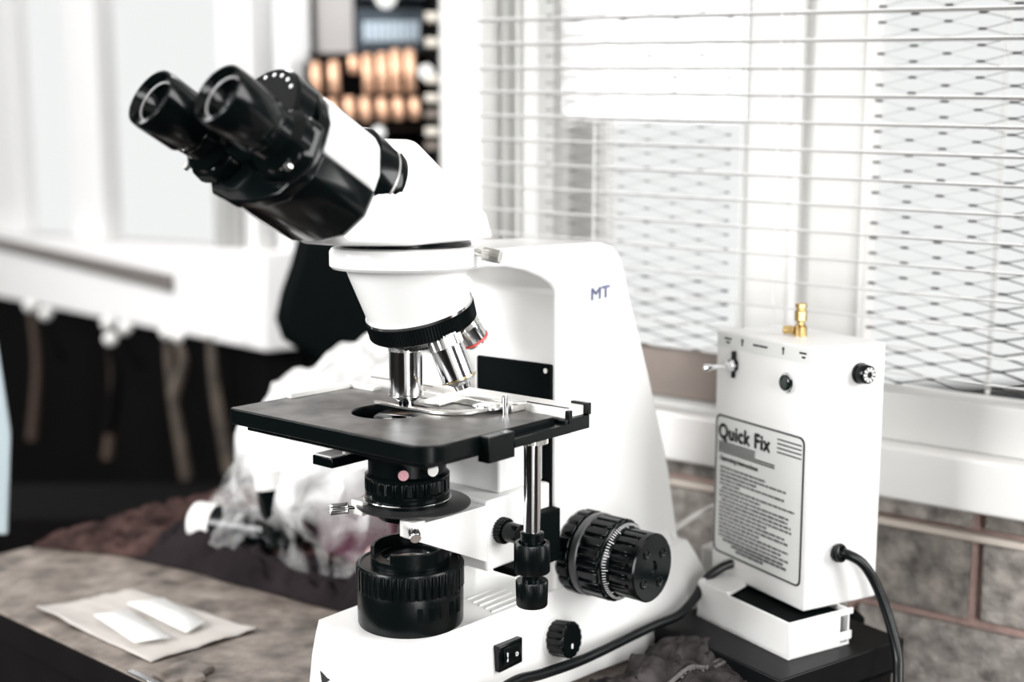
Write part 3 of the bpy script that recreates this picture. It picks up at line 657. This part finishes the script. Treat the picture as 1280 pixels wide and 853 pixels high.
# ---- black case under the tray
bb = thing('black_case', BB(60, 70, TOPZ), 'flat black case lying under the white tray', 'case')
MB(BB).box(0, 160, 0, 146, -406, -382.4).build('lid', mat('satin_black', (.0025, .003, .0035), .42, spec=.16), bb, bevel=1.2)
MB(BB).box(1.5, 158, 1.5, 144, TOPZ, -406).build('body', BLKMAT, bb, bevel=1)
rk = MB(BB).lathe((66, 152, -404), (0, 0, 1), [(0, 16), (18, 16), (22, 12)], 30).build('round_puck', BLKMAT)
tag(rk, 'round black puck behind the right end of the black case', 'puck')
oc = MB(TR).cyl((60, 84, -366), (76, 100, -350), 7, 5, n=20).build('orange_plug', ORANGE)
tag(oc, 'small orange plug behind the lower right of the white box', 'plug')
wb = MB().box(318, 352, 55, 105, -408, -340).build('white_carton', CARD, bevel=3)
tag(wb, 'small white carton between the microscope base and the tray', 'carton')
# ---- cords
c = MB().tube([(330, 150, -330), (292, 108, -338), (272, 92, -350), (255, 90, -364), (232, 88, -373.5), (205, 82, -376), (177, 78, -378), (140, 76, -379), (107, 74, -379), (65, 75, -374), (28, 77, -368), (-15, 82, -372), (-60, 90, -395), (-110, 110, -470)], 4.1, 12).build('power_cord', RUB)
tag(c, 'thick black power cord running across the side of the microscope base', 'cord')
c = MB().tube([(300, -10, -360), (306, 30, -330), (318, 62, -305), (338, 90, -297), (362, 115, -300)], 2.9, 10).build('loose_cable', WSAT)
tag(c, 'thin pale cord looping behind the microscope arm toward the white box', 'cable')
# ================================================================ THINGS ON THE TABLE
def quad(name, P, z, th, m, nu=10, nv=8, curl=None, **k):
    b = MB()
    def f(u, v):
        x = (P[0][0]*(1-u)+P[1][0]*u)*(1-v)+(P[3][0]*(1-u)+P[2][0]*u)*v; y = (P[0][1]*(1-u)+P[1][1]*u)*(1-v)+(P[3][1]*(1-u)+P[2][1]*u)*v
        return (x, y, z+(curl(u, v) if curl else 0))
    b.grid(nu, nv, f); return b.build(name, m, solid=th, **k)
ev = quad('paper_sheet', [(-66, -428), (24, -408), (36, -228), (-66, -240)], TOPZ+1.2, .4, PAPER, 24, 18, lambda u, v: 5*max(0, .12-u)*max(0, .5-v)*12+3.2*abs(fbm(u*2.5, v*3, 3))+6*max(0, v-.85)*max(0, u-.7)*10)
tag(ev, 'creased grey paper sheet lying at the left edge of the table', 'paper')
s1 = quad('glass_slide', [(-46, -361), (-19, -349), (-32, -262), (-58, -277)], TOPZ+6.5, 1., CARD, 2, 2)
tag(s1, 'white frosted slide on the grey paper, nearer the table edge', 'slide', 'white slides on the grey paper')
s2 = quad('glass_slide', [(-9, -366), (21, -352), (10, -270), (-16, -262)], TOPZ+6.2, 1., CARD, 2, 2)
tag(s2, 'white frosted slide on the grey paper, farther from the table edge', 'slide', 'white slides on the grey paper')
CF = {}
def cloth(name, x0f, x1f, y0, y1, hgt, sc, m, seed, lab, nu=90, nv=150, cr=1.0):
    b = MB()
    def f(u, v):
        y = y0+(y1-y0)*v; xa = x0f(v); xb = x1f(v); x = xa+(xb-xa)*u
        e = min(1, u/.10, (1-u)/.08, v/.06, (1-v)/.06); e = max(0, e)**.5
        n1 = fbm(x*sc*.010+seed, y*sc*.010, seed, 5); n2 = 1-abs(fbm(x*sc*.022, y*sc*.022+seed, seed*2, 4))*1.6
        z = TOPZ+1+e*(hgt(u, v)*(.62+.38*n1)+cr*7*max(0, n2)-2)
        return (x+4*n1, y+6*fbm(y*.02, x*.02, 9), max(z, TOPZ+.6))
    b.grid(nu, nv, f); o = b.build(name, m, ang=180, solid=1.2); CF[name] = f; return tag(o, lab, 'cloth')
cloth('crumpled_cloth', lambda v: 25+130*min(1, v*1.5)**.8, lambda v: 322, -612, -70, lambda u, v: 12+9*math.sin(u*3.1), 1.5, CLOTHA, 1.3, 'brown mottled crumpled cloth spread across the back of the table', cr=2.3)
cloth('folded_cloth', lambda v: 78+50*v, lambda v: 190+20*v, -500, -90, lambda u, v: 34*math.sin(min(1, u*1.25)*3.1)*(1+.35*math.sin(v*9)), 1.1, CLOTHB, 4.1, 'dark mauve folded cloth lying in front of the brown cloth', 60, 110, 1.8)
dc = cloth('denim_cloth', lambda v: 95+70*v, lambda v: 268+10*v, 84, 176, lambda u, v: 24*math.sin(min(1, u*1.1+.05)*3.1)*math.sin(min(1, v+.12)*3.1)+6, 1.5, CLOTHC, 7.7, 'crumpled grey cloth with a stitched seam beside the microscope base', 110, 90, 1.9)
b = MB(); f_ = CF['denim_cloth']
b.tube([tuple(Vector(f_(u, v))+Vector((0, 0, 1.2))) for u, v in ((.12, .5), (.25, .58), (.38, .62), (.5, .72), (.6, .85), (.62, .97))], 1.8, 8)
b.build('seam', SEAM, dc)
b = MB()
for k in range(26):
    p = Vector(f_(.15+k*.017, .52+k*.012)); b.box(p.x-1, p.x+1, p.y+1, p.y+3.4, p.z+.6, p.z+2.2)
o = b.build('stitch', SEAM, dc); o['kind'] = 'stuff'
# plastic bag with its contents
b = MB()
def bagf(u, v):
    th = 2*math.pi*u; ph = v*math.pi/2
    rx, ry = 98, 166
    px_ = 215+rx*math.cos(th)*math.cos(ph)**.55; py_ = -345+ry*math.sin(th)*math.cos(ph)**.55
    # apex leans to the right/back
    k = math.sin(ph)**1.3; px_ += 40*k; py_ += 55*k
    h = 205*math.sin(ph)**1.1*(1-.25*abs(math.sin(th*1.5+.6))*math.cos(ph))
    n = fbm(px_*.012, py_*.012, h*.012, 5); n2 = abs(fbm(px_*.02+5, py_*.02, h*.02+3, 4))
    s = 1+.20*n
    return (215+(px_-215)*s, -345+(py_+345)*s, TOPZ+22+max(0, h*(1+.18*n)-26*n2*math.sin(ph*2)))
b.grid(64, 30, bagf)
bg = b.build('plastic_bag', FILM, ang=24); tag(bg, 'crumpled clear plastic bag standing behind the microscope stage', 'bag')
def bottle(p0, p1, r, lab, capf=.27):
    p0 = Vector(p0); p1 = Vector(p1); d = p1-p0; L = d.length; dn = d.normalized()
    t = thing('eyepiece_case', MS(*((p0+p1)/2)), lab, 'container', 'black containers inside the plastic bag')
    MB().lathe(p0, dn, [(0, r*.92), (1.5, r), (L*(1-capf), r), (L*(1-capf)+1, r*.94)], 36).build('body', BLK, t)
    MB().lathe(p0, dn, [(L*(1-capf)+1, r*1.02), (L-2, r*1.02), (L, r*.9)], 36).build('cap', WBRD, t)
bottle((160, -350, -372), (122, -442, -368), 20, 'black container with a white cap lying at the left end of the bag')
bottle((150, -330, -378), (150, -345, -300), 20, 'black container with a white cap standing at the front of the bag')
pb = MB().box(178, 250, -330, -200, -392, -318).build('maroon_box', MAROON, bevel=4); tag(pb, 'dark maroon box seen through the plastic bag under the stage', 'box')
pv = MB().lathe((262, -470, -310), (.2, 1, .1), [(0, 10), (3, 22), (30, 24), (34, 15)], 30).build('purple_cap', mat('purple_plastic', (.42, .16, .40), .35)); tag(pv, 'purple plastic cap poking from the left side of the bag', 'cap')
rd = MB().cyl((150, -205, -362), (172, -120, -372), 8, n=20).build('pale_tube', mat('pale_pink_tube', (.46, .34, .32), .5)); tag(rd, 'pale pinkish tube lying on the mauve cloth behind the light collector', 'tube')
ms = MB().box(-90, -84, -238, -190, TOPZ+.2, TOPZ+1.6).build('metal_ruler', CHR, bevel=.4); tag(ms, 'thin bright metal strip at the front edge of the table', 'strip')
cl = MB().lathe((-64, -196, TOPZ), (0, 0, 1), [(0, 20), (2, 22), (5, 20), (7, 12)], 14, lambda i, t: 1+.25*math.sin(i*2.3)).build('broken_chip', WOOD, bevel=1); tag(cl, 'flat broken chip of grey wood near the front edge of the table', 'chip')
# ================================================================ BACKGROUND THINGS
def aim(px, py, y):                                  # a point of the room at distance y seen in direction (px, py)
    p = math.radians(8.1); F = Vector((0, math.cos(p), -math.sin(p))); U = Vector((0, math.sin(p), math.cos(p)))
    r = F+Vector((1, 0, 0))*((px-640)/1513)-U*((py-426.5)/1513); r = r*(y/r.y); return Vector((r.x*1000, y*1000, r.z*1000))
# black padded chair back
ch = thing('chair', CW(-210, 1760, -1160), 'black padded chair standing beyond the table behind the microscope', 'chair')
P = [(372, 292), (362, 330), (350, 365), (343, 398), (352, 425), (380, 442), (410, 470), (480, 480), (600, 480), (620, 420), (600, 330), (560, 285)]
rings = []
for dy, sc in ((1690, .9), (1670, 1), (1650, 1), (1635, .9)):
    c0 = Vector(aim(480, 390, 1.65)); rings.append([tuple([c0.x+(aim(x, y, 1.65).x-c0.x)*sc, dy, c0.z+(aim(x, y, 1.65).z-c0.z)*sc]) for x, y in P])
MB(CW).loft(rings).build('backrest', BLKMAT, ch, bevel=6, seg=3)
MB(CW).box(-230, -190, 1690, 1715, -700, -330).build('back_post', BLKMAT, ch)
MB(CW).box(-430, 20, 1500, 1940, -730, -660).build('seat', BLKMAT, ch, bevel=20, seg=4)
MB(CW).cyl((-210, 1720, -1130), (-210, 1720, -730), 25).build('pillar', BLKMAT, ch)
for k in range(5):
    a = 2*math.pi*k/5; MB(CW).cyl((-210, 1720, -1110), (-210+300*math.cos(a), 1720+300*math.sin(a), -1130), 22, 14, n=10).build('leg', BLKMAT, ch)
# rack with copper tubes
rack = thing('equipment_rack', CW(-200, 2250, -1160), 'dark equipment rack in the corner behind the binocular head', 'rack')
a0 = aim(395, 200, 2.2); a1 = aim(547, -20, 2.2)
MB(CW).box(aim(378, 0, 2.24).x, a1.x, 2240, 2260, -1160, aim(400, 75, 2.2).z).box(aim(432, 0, 2.2).x, a1.x, 2300, 2330, aim(400, 75, 2.2).z, 420).build('back_panel', DARK, rack)
MB(CW).box(a1.x-14, a1.x, 2150, 2330, -1160, 420).box(a0.x-75, a0.x-60, 2150, 2330, -1160, -500).build('side_panel', DARK, rack)
struct(MB(CW).box(aim(383, 0, 2.2).x, aim(432, 0, 2.2).x, 2300, 2330, aim(400, 75, 2.2).z, 420).build('wall_panel', PGREY))
for zz in (aim(450, 120, 2.2).z, aim(450, 160, 2.2).z, aim(450, 68, 2.2).z): MB(CW).box(aim(384, 0, 2.2).x, a1.x-14, 2190, 2330, zz-6, zz+2).build('shelf', BROWNW, rack, bevel=1)
def coppers(cols, y0, y1, grp, word):
    for n_, (px, ya, yb) in enumerate(cols):
        A1 = aim(px, ya, 2.17); B1 = aim(px+2, yb, 2.17)
        o = MB(CW).lathe((B1.x, 2170, B1.z), (A1.x-B1.x, 0, A1.z-B1.z), [(0, 7), (3, 9.5), (A1.z-B1.z-3, 9.5), (A1.z-B1.z, 7)], 16).build('copper_tube', COPPER)
        tag(o, 'short upright copper tube on the %s row of the rack, %s from the left' % (word, ['first', 'second', 'third', 'fourth', 'fifth', 'sixth', 'seventh'][n_]), 'tube', grp)
coppers([(394, 78, 117), (417, 76, 118), (441, 70, 92), (459, 68, 117), (477, 66, 116), (494, 62, 117), (512, 62, 116)], 0, 0, 'copper tubes on the upper row', 'upper')
coppers([(398, 124, 140), (415, 124, 148), (436, 121, 151), (456, 121, 152), (477, 122, 151), (497, 122, 150), (518, 122, 149)], 0, 0, 'copper tubes on the lower row', 'lower')
cpd = MB(CW).lathe(tuple(aim(474, 166, 2.17)), (0, -1, 0), [(0, 11), (10, 11), (12, 8)], 24).build('white_disc', CARD); tag(cpd, 'round white disc under the lower row of copper tubes', 'disc')
cpe = MB(CW).lathe(tuple(aim(533, 91, 2.13)), (0, -1, 0), [(0, 13), (10, 13), (12, 9)], 24).build('white_disc', CARD); tag(cpe, 'round white disc at the right end of the upper copper row', 'disc')
bx = thing('instrument_box', CW(*aim(490, 66, 2.2)), 'dark navy instrument with a pale display above the copper tubes', 'instrument')
p1, p2 = aim(446, 64, 2.2), aim(530, 10, 2.2)
MB(CW).box(p1.x, p2.x, 2200, 2290, p1.z, p2.z).build('case', NAVY, bx, bevel=3)
for k in range(9):
    c0 = aim(457+k*8, 38, 2.19); MB(CW).box(c0.x-4.5, c0.x+4.5, 2192, 2201, c0.z-18, c0.z+16).build('display_segment', DISP, bx, bevel=1)
p1, p2 = aim(446, -2, 2.2), aim(530, -30, 2.2)
MB(CW).box(p1.x, p2.x, 2200, 2290, p1.z-0, p2.z).build('upper_case', NAVY, bx)
p1 = aim(483, -2, 2.17); o = MB(CW).lathe((p1.x, 2165, p1.z), (0, -1, 0), [(0, 18), (8, 18), (9, 14)], 24).build('white_dial', CARD, bx)
for k, yy in enumerate((20, 52, 98, 122, 142, 164, 182)):
    c0 = aim(540, yy, 1.95); o = MB(CW).box(c0.x-11, c0.x+9, 1950, 1990, c0.z-6, c0.z+6).build('stacked_carton', CREAM if k % 2 else BRN if k > 2 else CREAM)
    tag(o, 'small carton stacked beside the white pillar, %s from the top' % ['first', 'second', 'third', 'fourth', 'fifth', 'sixth', 'seventh'][k], 'carton', 'small cartons in the stack beside the pillar')
lst = MB(CW).box(aim(550, 0, 1.95).x-1, aim(550, 0, 1.95).x+16, 1950, 1990, -1160, 420).build('trim_9', PLAST); struct(lst)
# tools hanging below the left sill
TAN2 = mat('worn_tool_handle', (.10, .075, .055), .6, var=.9, vs=20)
words = ['leftmost', 'second', 'third', 'fourth', 'fifth', 'sixth', 'seventh', 'rightmost']
for k, (px, py, y, L, hm, rr) in enumerate(((38, 382, 2.9, 330, TAN, 17), (57, 392, 2.85, 120, DARK, 17), (135, 404, 2.6, 300, TAN, 16), (156, 410, 2.55, 90, DARK, 16), (138, 424, 2.5, 200, DARK, 15), (208, 416, 2.4, 300, TAN2, 14), (222, 420, 2.35, 120, TAN2, 14), (262, 418, 2.2, 260, TAN2, 10))):
    c0 = aim(px, py, y); t = thing('hand_tool', CW(c0.x, c0.y, c0.z-L), 'hand tool with a white ball painted as a metal glint, hanging below the left sill, %s' % words[k], 'tool', 'hand tools hanging below the left window sill')
    MB(CW).lathe((c0.x, c0.y, c0.z), (0, 0, 1), [(-rr, 2), (-rr*.7, rr*.7), (0, rr), (rr*.7, rr*.7), (rr, 2)], 20).build('head', CARD, t)  # white ball paints in the blurred highlight of a metal tool
    MB(CW).tube([(c0.x, c0.y, c0.z-rr), (c0.x+8, c0.y, c0.z-L*.45), (c0.x+(30 if k % 2 else -14), c0.y, c0.z-L)], lambda q_: 7+7*q_, 10).build('handle', hm, t)
bn = MB(CW)
p1 = aim(-60, 420, 1.25); p2 = aim(-4, 425, 1.25); p3 = aim(8, 670, 1.25)
bn.loft([[(p1.x, 1250, p1.z), (p2.x, 1250, p2.z), (p2.x*1.04, 1300, p2.z), (p1.x*1.04, 1300, p1.z)], [(p1.x, 1250, (p1.z+p3.z)/2), (p2.x+9, 1250, (p1.z+p3.z)/2), ((p2.x+9)*1.04, 1300, (p1.z+p3.z)/2), (p1.x*1.04, 1300, (p1.z+p3.z)/2)], [(p1.x, 1250, p3.z), (p3.x+2, 1250, p3.z), ((p3.x+2)*1.04, 1300, p3.z), (p1.x*1.04, 1300, p3.z)]])
bn = bn.build('plastic_bin', PBLUE, bevel=3); tag(bn, 'pale blue plastic bin at the far left edge', 'bin')
cb = MB(CW).box(-1500, -500, 1900, 2120, -1160, -560).build('work_cabinet', DARK, bevel=5); tag(cb, 'dark brown cabinet below the left window', 'cabinet')
# makers mark on base: dark triangle and letters
mk = MB()
def BF(y, z):                                         # a point just proud of the curved front of the base
    t = lv[-1][1]
    for (za, ta), (zb, tb_) in zip(lv, lv[1:]):
        if zb <= z <= za: t = ta+(tb_-ta)*(za-z)/(za-zb); break
    pts = [p for p in outline(t)[9:17]]
    for p, q2 in zip(pts, pts[1:]):
        if q2[1] <= y <= p[1]: return (p[0]+(q2[0]-p[0])*(p[1]-y)/(p[1]-q2[1])-.6, y, z)
    return (pts[0][0]-.6, y, z)
T3 = ((-36, -362.5), (-21.5, -364.5), (-30.5, -371.5)); NS = 6
rows_ = []
for a in range(NS+1):                                 # subdivided triangle so that it follows the curve
    rows_.append([mk.v(*BF(*[T3[0][k]*(1-a/NS)+(T3[1][k]*(1-b_/max(a, 1))+T3[2][k]*b_/max(a, 1))*a/NS for k in (0, 1)])) for b_ in range(a+1)])
for a in range(NS):
    for b_ in range(a+1):
        mk.face([rows_[a][b_], rows_[a+1][b_], rows_[a+1][b_+1]])
        if b_ < a: mk.face([rows_[a][b_], rows_[a+1][b_+1], rows_[a][b_+1]])
mk.build('makers_triangle', INK, base)
text('MI', 12, lambda x, y: MS(*BF(-19.5+x, -375+y)), 'makers_lettering', INK, base, bold=.5, sx=1.1)
for o in D.objects:
    if '_w' in o: del o['_w']
